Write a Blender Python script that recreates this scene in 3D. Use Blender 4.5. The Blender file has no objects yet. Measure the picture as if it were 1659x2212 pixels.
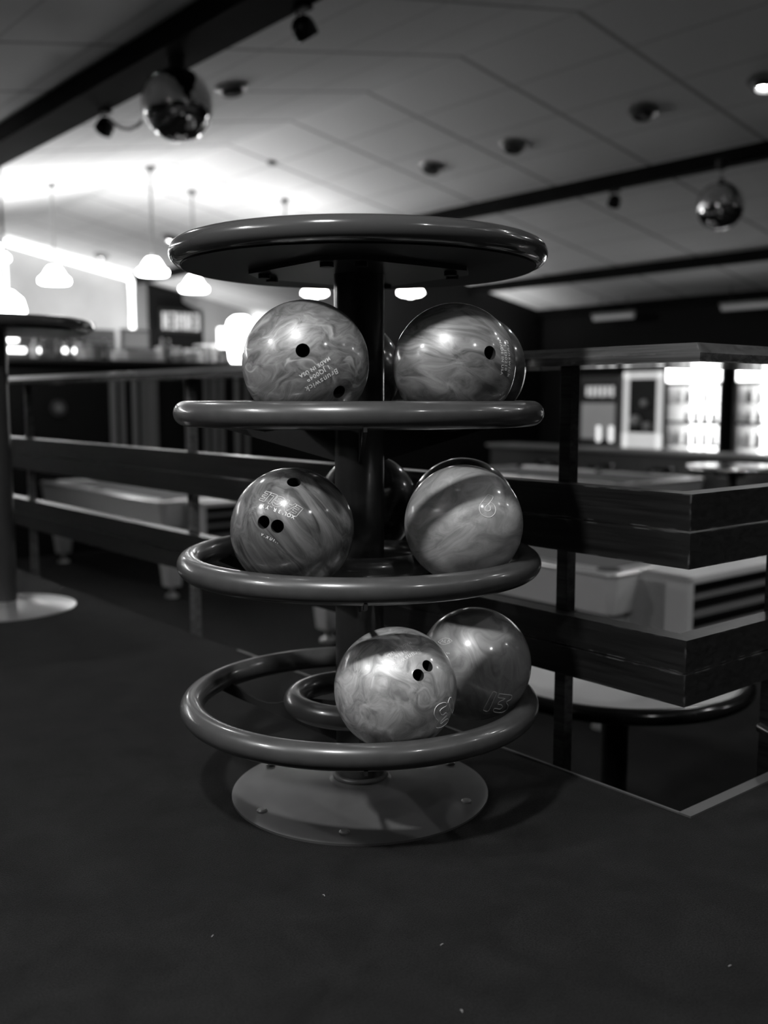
import bpy, bmesh, math, random
from math import sin, cos, pi, radians, sqrt, atan2
from mathutils import Vector, Matrix
random.seed(7)
SC = bpy.context.scene
COL = SC.collection

# ---------------------------------------------------------------- camera, world, exposure
EYE = 0.78
PITCH = radians(6.475)
cam = bpy.data.cameras.new('camera')
cam.sensor_fit = 'VERTICAL'; cam.sensor_height = 36.0; cam.sensor_width = 27.0; cam.lens = 35.0
cam.clip_start = 0.05; cam.clip_end = 100
cam.dof.use_dof = True; cam.dof.focus_distance = 1.70; cam.dof.aperture_fstop = 2.4
camo = bpy.data.objects.new('camera', cam); COL.objects.link(camo)
camo.location = (0, 0, EYE); camo.rotation_euler = (radians(90) - PITCH, 0, 0)
SC.camera = camo
SC.view_settings.view_transform = 'Standard'; SC.view_settings.look = 'None'
SC.view_settings.gamma = 1; SC.view_settings.exposure = 0.0
world = bpy.data.worlds.new('world'); SC.world = world; world.use_nodes = True
world.node_tree.nodes['Background'].inputs[0].default_value = (1, 1, 1, 1)
world.node_tree.nodes['Background'].inputs[1].default_value = 0.004

# lamp powers and glows, all in one place
P_KEY, P_LEFT, P_RIGHT, P_FAR, P_ROW, P_UP, P_WALL = 34.0, 18.0, 26.0, 10.0, 12.0, 120.0, 24.0     # lamp watts; the row, up and wall lamps are added, unseen
G_PENDANT, G_STRIP, G_COOLER = 19.0, 4.0, 3.0             # glowing glass and tubes

# ---------------------------------------------------------------- room frame: w across, u along the ridge
CX, CY = 0.561, 1.807
ROT = math.atan2(0.6365, 0.771)
Wv = Vector((0.771, 0.6365)); Uv = Vector((-0.6365, 0.771))
def XY(w, u): return (CX + w*Wv.x + u*Uv.x, CY + w*Wv.y + u*Uv.y)
def P3(w, u, z): x, y = XY(w, u); return Vector((x, y, z))
def HZ(w): return 3.48 - 0.187*abs(w - 4.13)
SLOPE = math.atan(0.187)

# ---------------------------------------------------------------- materials
def nodes(name):
    m = bpy.data.materials.new(name); m.use_nodes = True
    nt = m.node_tree; return m, nt, nt.nodes['Principled BSDF']
def g(v): return (v, v, v, 1)
def mat(name, c, rough=.5, metal=0, coat=0, coat_r=.05, bump=0, bscale=60, var=0, vscale=8, emit=0, spec=.5):
    m, nt, b = nodes(name)
    b.inputs['Base Color'].default_value = g(c); b.inputs['Roughness'].default_value = rough
    b.inputs['Metallic'].default_value = metal; b.inputs['Coat Weight'].default_value = coat
    b.inputs['Coat Roughness'].default_value = coat_r; b.inputs['Specular IOR Level'].default_value = spec
    if emit:
        b.inputs['Emission Color'].default_value = g(1); b.inputs['Emission Strength'].default_value = emit
    N, L = nt.nodes, nt.links
    if var or bump:
        tc = N.new('ShaderNodeTexCoord')
        if var:
            n = N.new('ShaderNodeTexNoise'); n.inputs['Scale'].default_value = vscale; n.inputs['Detail'].default_value = 5
            L.new(tc.outputs['Object'], n.inputs['Vector'])
            r = N.new('ShaderNodeMapRange'); r.inputs[1].default_value = .3; r.inputs[2].default_value = .7
            r.inputs[3].default_value = c*(1-var); r.inputs[4].default_value = c*(1+var)
            L.new(n.outputs['Fac'], r.inputs[0]); L.new(r.outputs[0], b.inputs['Base Color'])
        if bump:
            n = N.new('ShaderNodeTexNoise'); n.inputs['Scale'].default_value = bscale; n.inputs['Detail'].default_value = 4
            L.new(tc.outputs['Object'], n.inputs['Vector'])
            bp = N.new('ShaderNodeBump'); bp.inputs['Strength'].default_value = bump; bp.inputs['Distance'].default_value = .004
            L.new(n.outputs['Fac'], bp.inputs['Height']); L.new(bp.outputs[0], b.inputs['Normal'])
    return m

def carpet_mat():
    m, nt, b = nodes('carpet'); N, L = nt.nodes, nt.links
    tc = N.new('ShaderNodeTexCoord')
    a = N.new('ShaderNodeTexNoise'); a.inputs['Scale'].default_value = 420; a.inputs['Detail'].default_value = 3
    c = N.new('ShaderNodeTexNoise'); c.inputs['Scale'].default_value = 9; c.inputs['Detail'].default_value = 9; c.inputs['Roughness'].default_value = .65; c.inputs['Distortion'].default_value = .4
    L.new(tc.outputs['Object'], a.inputs['Vector']); L.new(tc.outputs['Object'], c.inputs['Vector'])
    ra = N.new('ShaderNodeMapRange'); ra.inputs[1].default_value = .35; ra.inputs[2].default_value = .7; ra.inputs[3].default_value = .25; ra.inputs[4].default_value = 1.9
    rc = N.new('ShaderNodeMapRange'); rc.inputs[1].default_value = .3; rc.inputs[2].default_value = .7; rc.inputs[3].default_value = .55; rc.inputs[4].default_value = 1.4
    L.new(a.outputs['Fac'], ra.inputs[0]); L.new(c.outputs['Fac'], rc.inputs[0])
    mu = N.new('ShaderNodeMath'); mu.operation = 'MULTIPLY'; L.new(ra.outputs[0], mu.inputs[0]); L.new(rc.outputs[0], mu.inputs[1])
    m2 = N.new('ShaderNodeMath'); m2.operation = 'MULTIPLY'; m2.inputs[1].default_value = .0085; L.new(mu.outputs[0], m2.inputs[0])
    L.new(m2.outputs[0], b.inputs['Base Color']); b.inputs['Roughness'].default_value = .95; b.inputs['Specular IOR Level'].default_value = .15
    b.inputs['Sheen Weight'].default_value = .045; b.inputs['Sheen Roughness'].default_value = .4
    bp = N.new('ShaderNodeBump'); bp.inputs['Strength'].default_value = .7; bp.inputs['Distance'].default_value = .003
    L.new(a.outputs['Fac'], bp.inputs['Height']); L.new(bp.outputs[0], b.inputs['Normal'])
    return m

def ceiling_mat():
    m, nt, b = nodes('ceiling_panels'); N, L = nt.nodes, nt.links
    tc = N.new('ShaderNodeTexCoord'); sep = N.new('ShaderNodeSeparateXYZ'); L.new(tc.outputs['Object'], sep.inputs[0])
    def seam(out, off, per, width):
        a = N.new('ShaderNodeMath'); a.operation = 'SUBTRACT'; a.inputs[1].default_value = off - per/2; L.new(out, a.inputs[0])
        d = N.new('ShaderNodeMath'); d.operation = 'DIVIDE'; d.inputs[1].default_value = per; L.new(a.outputs[0], d.inputs[0])
        f = N.new('ShaderNodeMath'); f.operation = 'FRACT'; L.new(d.outputs[0], f.inputs[0])
        s = N.new('ShaderNodeMath'); s.operation = 'SUBTRACT'; s.inputs[1].default_value = .5; L.new(f.outputs[0], s.inputs[0])
        ab = N.new('ShaderNodeMath'); ab.operation = 'ABSOLUTE'; L.new(s.outputs[0], ab.inputs[0])
        r = N.new('ShaderNodeMapRange'); r.inputs[1].default_value = 0; r.inputs[2].default_value = width/per
        r.inputs[3].default_value = 1; r.inputs[4].default_value = 0; L.new(ab.outputs[0], r.inputs[0]); return r.outputs[0]
    s1 = seam(sep.outputs['Y'], 3.75, 1.19, .034); s2 = seam(sep.outputs['X'], 4.13, .61, .018)
    k = N.new('ShaderNodeMath'); k.operation = 'MULTIPLY'; k.inputs[1].default_value = .45; L.new(s2, k.inputs[0])
    mx = N.new('ShaderNodeMath'); mx.operation = 'MAXIMUM'; L.new(s1, mx.inputs[0]); L.new(k.outputs[0], mx.inputs[1])
    r = N.new('ShaderNodeMapRange'); r.inputs[3].default_value = .8; r.inputs[4].default_value = .28; L.new(mx.outputs[0], r.inputs[0])
    L.new(r.outputs[0], b.inputs['Base Color']); b.inputs['Roughness'].default_value = .75
    b.inputs['Specular IOR Level'].default_value = .25
    return m

def wood_mat(name, c, wear=.35, rough=.32, coat=0):
    m, nt, b = nodes(name); N, L = nt.nodes, nt.links
    tc = N.new('ShaderNodeTexCoord'); mp = N.new('ShaderNodeMapping'); mp.inputs['Scale'].default_value = (14, 1.2, 30)
    L.new(tc.outputs['Object'], mp.inputs[0])
    n = N.new('ShaderNodeTexNoise'); n.inputs['Scale'].default_value = 3; n.inputs['Detail'].default_value = 6; n.inputs['Distortion'].default_value = .6
    L.new(mp.outputs[0], n.inputs['Vector'])
    r = N.new('ShaderNodeMapRange'); r.inputs[1].default_value = .3; r.inputs[2].default_value = .7; r.inputs[3].default_value = c*.5; r.inputs[4].default_value = c*1.6
    L.new(n.outputs['Fac'], r.inputs[0])
    bv = N.new('ShaderNodeBevel'); bv.samples = 4; bv.inputs['Radius'].default_value = .006
    ge = N.new('ShaderNodeNewGeometry'); dt = N.new('ShaderNodeVectorMath'); dt.operation = 'DOT_PRODUCT'
    L.new(bv.outputs[0], dt.inputs[0]); L.new(ge.outputs['Normal'], dt.inputs[1])
    er = N.new('ShaderNodeMapRange'); er.inputs[1].default_value = .97; er.inputs[2].default_value = .80; er.inputs[3].default_value = 0; er.inputs[4].default_value = 1
    L.new(dt.outputs['Value'], er.inputs[0])
    wn = N.new('ShaderNodeTexNoise'); wn.inputs['Scale'].default_value = 22; wn.inputs['Detail'].default_value = 6
    L.new(tc.outputs['Object'], wn.inputs['Vector'])
    wr = N.new('ShaderNodeMapRange'); wr.inputs[1].default_value = .48; wr.inputs[2].default_value = .62; L.new(wn.outputs['Fac'], wr.inputs[0])
    mu = N.new('ShaderNodeMath'); mu.operation = 'MULTIPLY'; L.new(er.outputs[0], mu.inputs[0]); L.new(wr.outputs[0], mu.inputs[1])
    mix = N.new('ShaderNodeMix'); mix.data_type = 'RGBA'; L.new(mu.outputs[0], mix.inputs['Factor'])
    L.new(r.outputs[0], mix.inputs['A']); mix.inputs['B'].default_value = g(wear)
    L.new(mix.outputs['Result'], b.inputs['Base Color']); b.inputs['Roughness'].default_value = rough; b.inputs['Coat Weight'].default_value = coat; b.inputs['Coat IOR'].default_value = 1.75 if coat else 1.5; b.inputs['Coat Roughness'].default_value = .1
    bp = N.new('ShaderNodeBump'); bp.inputs['Strength'].default_value = .12; bp.inputs['Distance'].default_value = .002
    L.new(n.outputs['Fac'], bp.inputs['Height']); L.new(bp.outputs[0], b.inputs['Normal'])
    return m

def marble_mat(name, lo, hi, seed, scale=7, stretch=(1, 1, 2.6), rot=(0, 0, 0), warp=.35, vein=.5, metal=.35):
    m, nt, b = nodes(name); N, L = nt.nodes, nt.links
    tc = N.new('ShaderNodeTexCoord'); mp = N.new('ShaderNodeMapping'); m0 = N.new('ShaderNodeMapping')
    m0.inputs['Rotation'].default_value = rot; L.new(tc.outputs['Object'], m0.inputs[0])
    mp.inputs['Location'].default_value = (seed, seed*1.7, -seed); mp.inputs['Scale'].default_value = stretch
    L.new(m0.outputs[0], mp.inputs[0])
    w = N.new('ShaderNodeTexNoise'); w.inputs['Scale'].default_value = scale; w.inputs['Detail'].default_value = 2
    L.new(mp.outputs[0], w.inputs['Vector'])
    sc = N.new('ShaderNodeVectorMath'); sc.operation = 'SCALE'; sc.inputs['Scale'].default_value = warp; L.new(w.outputs['Color'], sc.inputs[0])
    ad = N.new('ShaderNodeVectorMath'); ad.operation = 'ADD'; L.new(mp.outputs[0], ad.inputs[0]); L.new(sc.outputs[0], ad.inputs[1])
    a = N.new('ShaderNodeTexNoise'); a.inputs['Scale'].default_value = scale*2.1; a.inputs['Detail'].default_value = 7; a.inputs['Roughness'].default_value = .62; a.inputs['Distortion'].default_value = 1.2
    L.new(ad.outputs[0], a.inputs['Vector'])
    cr = N.new('ShaderNodeMapRange'); cr.inputs[1].default_value = .36; cr.inputs[2].default_value = .66; cr.inputs[3].default_value = lo; cr.inputs[4].default_value = hi
    L.new(a.outputs['Fac'], cr.inputs[0])
    v = N.new('ShaderNodeTexNoise'); v.inputs['Scale'].default_value = scale*.8; v.inputs['Detail'].default_value = 2; v.inputs['Distortion'].default_value = 1.2
    L.new(ad.outputs[0], v.inputs['Vector'])
    s = N.new('ShaderNodeMath'); s.operation = 'SUBTRACT'; s.inputs[1].default_value = .5; L.new(v.outputs['Fac'], s.inputs[0])
    ab = N.new('ShaderNodeMath'); ab.operation = 'ABSOLUTE'; L.new(s.outputs[0], ab.inputs[0])
    vr = N.new('ShaderNodeMapRange'); vr.inputs[1].default_value = 0; vr.inputs[2].default_value = .05; vr.inputs[3].default_value = vein; vr.inputs[4].default_value = 0
    L.new(ab.outputs[0], vr.inputs[0])
    mk = N.new('ShaderNodeTexNoise'); mk.inputs['Scale'].default_value = scale*1.7; mk.inputs['Detail'].default_value = 1; L.new(ad.outputs[0], mk.inputs['Vector'])
    mr = N.new('ShaderNodeMapRange'); mr.inputs[1].default_value = .48; mr.inputs[2].default_value = .64; L.new(mk.outputs['Fac'], mr.inputs[0])
    mm = N.new('ShaderNodeMath'); mm.operation = 'MULTIPLY'; L.new(vr.outputs[0], mm.inputs[0]); L.new(mr.outputs[0], mm.inputs[1]); vr = mm
    mx = N.new('ShaderNodeMix'); mx.data_type = 'RGBA'; L.new(vr.outputs[0], mx.inputs['Factor']); L.new(cr.outputs[0], mx.inputs['A']); mx.inputs['B'].default_value = g(min(1, hi*1.7))
    L.new(mx.outputs['Result'], b.inputs['Base Color'])
    b.inputs['Metallic'].default_value = metal; b.inputs['Roughness'].default_value = .46
    b.inputs['Coat Weight'].default_value = 1; b.inputs['Coat Roughness'].default_value = .13
    return m

M = dict(
    carpet=carpet_mat(), ceiling=ceiling_mat(),
    rack=mat('grey_gloss_paint', .062, .34, 0, .7, .12, var=.12, vscale=30),
    rack_top=mat('grey_gloss_laminate', .065, .16, 0, .8, .05),
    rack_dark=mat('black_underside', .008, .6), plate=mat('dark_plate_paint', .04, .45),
    column=mat('charcoal_column_paint', .045, .3, 0, .5, .12),
    base=mat('grey_base_paint', .08, .38, var=.1, vscale=14),
    bolt=mat('steel_bolt', .35, .3, .9),
    beam=mat('dark_stained_beam', .006, .8, var=.4, vscale=3, spec=.08),
    wood=wood_mat('dark_stained_planks', .013, .16, .34), counter=wood_mat('varnished_counter_wood', .08, .3, .2, 1), post=wood_mat('dark_post_wood', .09, .10, .35),
    metal_trim=mat('brushed_nosing', .11, .5, .3),
    knob=mat('polished_knob', .25, .15, .8), dark=mat('matt_black', .012, .6), darkgloss=mat('gloss_black', .015, .15),
    charcoal=mat('charcoal', .05, .5), grey=mat('mid_grey', .2, .5), light=mat('light_grey', .5, .5), white=mat('white_paint', .72, .5),
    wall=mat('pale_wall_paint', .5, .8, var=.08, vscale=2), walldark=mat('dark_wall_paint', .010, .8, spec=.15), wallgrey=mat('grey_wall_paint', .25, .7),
    table=mat('pale_table_cabinet', .62, .4), tabletrim=mat('polished_table_trim', .75, .28, .7), cloth=mat('table_cloth', .12, .9),
    chrome=mat('chrome', .7, .15, 1), letter=mat('pale_engraving', .9, .7), hole=mat('hole_dark', .01, .8),
    glass=mat('dark_glass', .03, .08),
    pendant=mat('glowing_opal_glass', .8, .3, emit=G_PENDANT), strip=mat('glowing_tube', .8, .3, emit=G_STRIP),
    lens_on=mat('lit_lamp_lens', .8, .3, emit=30), lens_off=mat('unlit_lamp', .35, .25, .5),
    tube_off=mat('unlit_tube_glow', .6, .35, emit=.05), cooler_glow=mat('cooler_backlight', .9, .4, emit=G_COOLER), header_glow=mat('cooler_header', .9, .4, emit=G_COOLER*1.8),  # the unlit tube gets a slight glow of its own
    sign_glow=mat('lit_sign_characters', .6, .4, emit=.42), lowglow=mat('dim_backlit_panel', .35, .5, emit=.10), shelf_glow=mat('lit_shelf_tube', .9, .4, emit=5),
    bottle=mat('bottle_glass_dark', .06, .1), bottle_pale=mat('bottle_glass_pale', .5, .12),
)
def disco_mat():
    m, nt, b = nodes('mirror_tiles'); N, L = nt.nodes, nt.links
    b.inputs['Base Color'].default_value = g(.9); b.inputs['Metallic'].default_value = 1; b.inputs['Roughness'].default_value = .07
    return m
M['mirror'] = disco_mat()
# bulbs behind lamp glass only need to be seen: keep the noise down
for k in ('lens_on',): M[k].cycles.emission_sampling = 'NONE'

# ---------------------------------------------------------------- mesh helpers
class B:
    """collects shapes into one mesh"""
    def __init__(s): s.bm = bmesh.new()
    def box(s, x0, x1, y0, y1, z0, z1, bev=0, mi=0):
        r = bmesh.ops.create_cube(s.bm, size=1)['verts']
        for v in r: v.co = Vector(((x0+x1)/2 + v.co.x*(x1-x0), (y0+y1)/2 + v.co.y*(y1-y0), (z0+z1)/2 + v.co.z*(z1-z0)))
        fs = {f for v in r for f in v.link_faces}
        for f in fs: f.material_index = mi
        if bev:
            es = {e for v in r for e in v.link_edges}
            o = bmesh.ops.bevel(s.bm, geom=list(es), offset=bev, segments=2, profile=.6, affect='EDGES')
            for f in o['faces']: f.material_index = mi
        return s
    def lathe(s, prof, seg=48, c=(0, 0, 0), close=False, mat4=None, mi=0):
        rings = []
        for r, z in prof:
            if r < 1e-6: rings.append([s.bm.verts.new((c[0], c[1], c[2]+z))])
            else: rings.append([s.bm.verts.new((c[0]+r*cos(2*pi*i/seg), c[1]+r*sin(2*pi*i/seg), c[2]+z)) for i in range(seg)])
        n = len(rings); pairs = [(i, i+1) for i in range(n-1)] + ([(n-1, 0)] if close else [])
        for a, b in pairs:
            A, D = rings[a], rings[b]
            for i in range(seg):
                j = (i+1) % seg
                if len(A) == 1 and len(D) == 1: continue
                if len(A) == 1: f = s.bm.faces.new((A[0], D[i], D[j]))
                elif len(D) == 1: f = s.bm.faces.new((A[i], A[j], D[0]))
                else: f = s.bm.faces.new((A[i], A[j], D[j], D[i]))
                f.material_index = mi
        if mat4 is not None:
            for r in rings:
                for v in r: v.co = mat4 @ v.co
        return s
    def torus(s, R, r, c=(0, 0, 0), seg=96, rs=24):
        return s.lathe([(R + r*cos(2*pi*k/rs), r*sin(2*pi*k/rs)) for k in range(rs)], seg, c, close=True)
    def cyl(s, a, b, r, r2=None, seg=20, mi=0):
        a = Vector(a); b = Vector(b); d = b-a; L = d.length; r2 = r if r2 is None else r2
        mt = Matrix.Translation(a) @ d.to_track_quat('Z', 'Y').to_matrix().to_4x4()
        return s.lathe([(0, 0), (r, 0), (r2, L), (0, L)], seg, mat4=mt, mi=mi)
    def tube(s, pts, r, seg=8, closed=False):
        pts = [Vector(p) for p in pts]; n = len(pts); rings = []
        for i, p in enumerate(pts):
            a = pts[(i-1) % n] if (closed or i > 0) else p; b = pts[(i+1) % n] if (closed or i < n-1) else p
            t = (b-a).normalized() if (b-a).length > 1e-9 else Vector((0, 0, 1))
            q = t.to_track_quat('Z', 'Y')
            rings.append([s.bm.verts.new(p + q @ Vector((r*cos(2*pi*k/seg), r*sin(2*pi*k/seg), 0))) for k in range(seg)])
        rng = range(n) if closed else range(n-1)
        for i in rng:
            A, D = rings[i], rings[(i+1) % n]
            off = 0
            if closed and i == n-1:
                off = min(range(seg), key=lambda o: (A[0].co - D[o].co).length)
            for k in range(seg):
                s.bm.faces.new((A[k], A[(k+1) % seg], D[(k+1+off) % seg], D[(k+off) % seg]))
        if not closed:
            s.bm.faces.new(rings[0][::-1]); s.bm.faces.new(rings[-1])
        return s
    def prism(s, poly, z0, z1, mi=0, mat4=None):
        lo = [s.bm.verts.new((x, y, z0)) for x, y in poly]; hi = [s.bm.verts.new((x, y, z1)) for x, y in poly]
        fs = [s.bm.faces.new(lo[::-1]), s.bm.faces.new(hi)]
        n = len(poly)
        for i in range(n): fs.append(s.bm.faces.new((lo[i], lo[(i+1) % n], hi[(i+1) % n], hi[i])))
        for f in fs: f.material_index = mi
        if mat4 is not None:
            for v in lo+hi: v.co = mat4 @ v.co
        return s
    def build(s, name, m, parent=None, smooth=None, loc=None):
        bmesh.ops.recalc_face_normals(s.bm, faces=s.bm.faces)
        me = bpy.data.meshes.new(name); s.bm.to_mesh(me); s.bm.free()
        for x in (m if isinstance(m, (list, tuple)) else [m]): me.materials.append(M[x] if isinstance(x, str) else x)
        if smooth is not None:
            me.polygons.foreach_set('use_smooth', [True]*len(me.polygons))
            me.set_sharp_from_angle(angle=radians(smooth))
        o = bpy.data.objects.new(name, me); COL.objects.link(o)
        if parent: o.parent = parent
        if loc: o.location = loc
        return o
def tag(o, label, cat, group=None):
    o['label'] = label; o['category'] = cat
    if group: o['group'] = group
    return o
def thing(name, label, cat, loc=(0, 0, 0), rz=0, group=None):
    o = bpy.data.objects.new(name, None); COL.objects.link(o); o.empty_display_size = .1
    o.location = loc; o.rotation_euler = (0, 0, rz); return tag(o, label, cat, group)
def inroom(o, w=0, u=0, z=0):
    x, y = XY(w, u); o.location = (x, y, z); o.rotation_euler = (0, 0, ROT); return o
def struct(o): o['kind'] = 'structure'; return o
def copy_tree(o, parent=None):
    c = o.copy(); COL.objects.link(c)
    if parent: c.parent = parent
    for ch in [x for x in bpy.data.objects if x.parent == o]: copy_tree(ch, c)
    return c

# ================================================================ the setting
b = B()
b.box(-3.6, 0, -3.6, 16.3, -.86, 0); b.box(0, 11, -3.6, 0, -.86, 0)
struct(inroom(b.build('floor', 'carpet')))
struct(inroom(B().box(0, 11, 0, 16.3, -.9, -.83).build('floor_lower', 'carpet')))
struct(inroom(B().box(0, 7.6, 9.32, 16.3, -.83, 0).build('floor_bar', 'carpet')))
b = B()
R_ = 4.13
for a, c in ((-3.6, R_), (R_, 11.0)):
    v = [b.bm.verts.new(p) for p in ((a, -3.6, HZ(a)), (c, -3.6, HZ(c)), (c, 16.3, HZ(c)), (a, 16.3, HZ(a)))]
    t = [b.bm.verts.new((x.co.x, x.co.y, x.co.z+.08)) for x in v]
    b.bm.faces.new(v); b.bm.faces.new(t)
    for i in range(4): b.bm.faces.new((v[i], v[(i+1) % 4], t[(i+1) % 4], t[i]))
struct(inroom(b.build('ceiling', 'ceiling')))
def gable(y0, y1, w0, w1, z0):
    bb = B(); pts = [(w0, z0), (w1, z0), (w1, HZ(w1))] + ([(R_, HZ(R_))] if w0 < R_ < w1 else []) + [(w0, HZ(w0))]
    mt = Matrix(((1, 0, 0, 0), (0, 0, 1, 0), (0, 1, 0, 0), (0, 0, 0, 1)))
    return bb.prism(pts, y0, y1, mat4=mt)
struct(inroom(gable(16.3, 16.4, -3.6, 11, -.83).build('wall_far', 'wall')))
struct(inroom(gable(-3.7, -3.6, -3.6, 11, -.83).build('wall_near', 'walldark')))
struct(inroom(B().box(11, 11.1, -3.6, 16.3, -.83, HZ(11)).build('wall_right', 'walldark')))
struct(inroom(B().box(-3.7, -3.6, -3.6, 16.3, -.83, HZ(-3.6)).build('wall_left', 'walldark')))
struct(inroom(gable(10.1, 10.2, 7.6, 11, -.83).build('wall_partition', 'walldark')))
# metal edging of the raised floor
b = B(); b.box(-.003, .003, 0, 1.6, -.012, .003); b.box(-.003, 7, -.024, .002, -.012, .004)
struct(inroom(b.build('trim_1', 'metal_trim')))
# dark panels and pilaster on the far wall
struct(inroom(B().box(6.72, 6.98, 16.22, 16.3, 0, HZ(6.9)-.05).build('trim_2', 'wallgrey')))
b = B(); mt = Matrix(((1, 0, 0, 0), (0, 0, 1, 0), (0, 1, 0, 0), (0, 0, 0, 1)))
b.prism([(6.98, 1.2), (8.15, 1.2), (8.15, 2.42), (7.72, 2.62), (7.72, 2.78), (6.98, 2.92)], 16.24, 16.3, mat4=mt)
struct(inroom(b.build('trim_3', 'walldark')))

# ================================================================ bowling ball rack
RX, RY = -0.0475, 1.925
rack = thing('ball_rack', 'tall round bowling ball rack with grey table top, three tiers and disc base', 'ball rack', (RX, RY, 0))
# rounded table top
prof = [(0, 1.067)] + [(.3325 + .021*sin(t), 1.046 + .021*cos(t)) for t in [pi*k/12 for k in range(13)]] + [(0, 1.025)]
prof = [(0, 1.067), (.30, 1.067)] + prof[1:-1]
top = B().lathe(prof, 128).build('table_top', 'rack_top', rack, 40)
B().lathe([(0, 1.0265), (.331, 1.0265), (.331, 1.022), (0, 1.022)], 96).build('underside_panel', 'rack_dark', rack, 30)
b = B(); s_ = .17; k_ = .05
sq = [(-s_, -s_+k_), (-s_+k_, -s_), (s_-k_, -s_), (s_, -s_+k_), (s_, s_-k_), (s_-k_, s_), (-s_+k_, s_), (-s_, s_-k_)]
a_ = radians(38); sq = [(x*cos(a_)-y*sin(a_), x*sin(a_)+y*cos(a_)) for x, y in sq]
mp_ = b.prism(sq, 1.014, 1.022).build('mounting_plate', 'plate', rack)
for i in range(8):
    an = a_ + pi/4 + (i//2)*pi/2 + (-.17 if i % 2 else .17)
    B().cyl((.178*cos(an), .178*sin(an), 1.006), (.178*cos(an), .178*sin(an), 1.014), .012, seg=10).build('bolt', 'rack_dark', mp_, 30)
B().lathe([(.0478, .02), (.0478, 1.014)], 48).build('column', 'column', rack, 30)
TIERS = [.7535, .4682, .1886]
for z in TIERS:
    ro = B().torus(.328, .0232, (0, 0, z), 128, 28).build('outer_ring', 'rack', rack, 60)
    ri = B().torus(.129, .0225, (0, 0, z), 96, 24).build('inner_ring', 'rack', rack, 60)
    for ad in (-87, 33, 153):
        an = radians(ad)
        prof = [(.046, z-.095), (.30, z-.038), (.345, z-.026), (.345, z-.018), (.305, z-.012)]
        for k in range(7):
            t = k/6; prof.append((.29 - .14*t, z - .018 - .022*sin(pi*t)))
        prof += [(.10, z-.016), (.046, z-.012)]
        mt = Matrix.Rotation(an, 4, 'Z') @ Matrix(((1, 0, 0, 0), (0, 0, 1, 0), (0, 1, 0, 0), (0, 0, 0, 1)))
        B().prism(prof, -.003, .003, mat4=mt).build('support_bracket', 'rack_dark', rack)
base = B().lathe([(0, .034), (.05, .034), (.062, .026), (.12, .019), (.20, .011), (.245, .007), (.2553, .004), (.2553, 0), (0, 0)], 96).build('base_plate', 'base', rack, 25)
B().torus(.05, .006, (0, 0, .034), 48, 10).build('weld_collar', 'base', base, 60)
for ad in (-96, -22, 32, 150, 215):
    an = radians(ad); x, y = .222*cos(an), .222*sin(an)
    B().lathe([(0, .0145), (.007, .0145), (.010, .012), (.010, .006)], 12, (x, y, 0)).build('bolt', 'bolt', base, 40)

# ---------------------------------------------------------------- bowling balls
RB = .10795
F_ = 2150.0
def ray(px, py):
    a = px-829.5; c = 1106-py
    return Vector((a, F_*cos(PITCH) + c*sin(PITCH), c*cos(PITCH) - F_*sin(PITCH))).normalized()
def hit(cn, px, py):
    """point of the ball surface that this line of sight meets, as a unit normal"""
    d = ray(px, py); o = Vector((0, 0, EYE)) - cn
    bq = o.dot(d); cq = o.dot(o) - RB*RB; disc = bq*bq - cq
    if disc < 0: disc = 0
    t = -bq - sqrt(disc); return (o + d*t).normalized()
def frame(cn, px, py, dx, dy):
    n = hit(cn, px, py); n2 = hit(cn, px+dx*4, py+dy*4)
    r = (n2-n); r = (r - n*r.dot(n)).normalized(); return n, r, n.cross(r)   # right-hand: r = reading, up = n x r
def wrap(n, r, up, x, y, lift):
    d = sqrt(x*x+y*y)
    if d < 1e-9: return n*(RB+lift)
    a = d/RB; t = (r*x + up*y)/d
    return (n*cos(a) + t*sin(a))*(RB+lift)
def text_mesh(txt, size, shear=0, space=1.0, bold=.0):
    cu = bpy.data.curves.new('t', 'FONT'); cu.body = txt; cu.size = size; cu.align_x = 'CENTER'; cu.align_y = 'CENTER'
    cu.shear = shear; cu.space_character = space; cu.resolution_u = 6; cu.fill_mode = 'BOTH'; cu.offset = bold
    o = bpy.data.objects.new('t', cu); COL.objects.link(o)
    dg = bpy.context.evaluated_depsgraph_get(); me = bpy.data.meshes.new_from_object(o.evaluated_get(dg))
    bpy.data.objects.remove(o); bpy.data.curves.remove(cu); return me
def lettering(parent, fr, lines, name='lettering'):
    """lines: (text, size, y offset); filled letters laid on the ball"""
    bm = bmesh.new(); n, r, up = fr
    for txt, size, yo, shear in lines:
        me = text_mesh(txt, size, shear, 1.15, .0002); t = bmesh.new(); t.from_mesh(me); bpy.data.meshes.remove(me)
        bmesh.ops.subdivide_edges(t, edges=[e for e in t.edges if e.calc_length() > .0035], cuts=1)
        bmesh.ops.triangulate(t, faces=t.faces)
        mp = {}
        for v in t.verts: mp[v] = bm.verts.new(wrap(n, r, up, v.co.x, v.co.y+yo, .00025))
        for f in t.faces:
            try: bm.faces.new([mp[v] for v in f.verts])
            except ValueError: pass
        t.free()
    me = bpy.data.meshes.new(name); bm.to_mesh(me); bm.free(); me.materials.append(M['letter'])
    o = bpy.data.objects.new(name, me); COL.objects.link(o); o.parent = parent; return o
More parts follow.
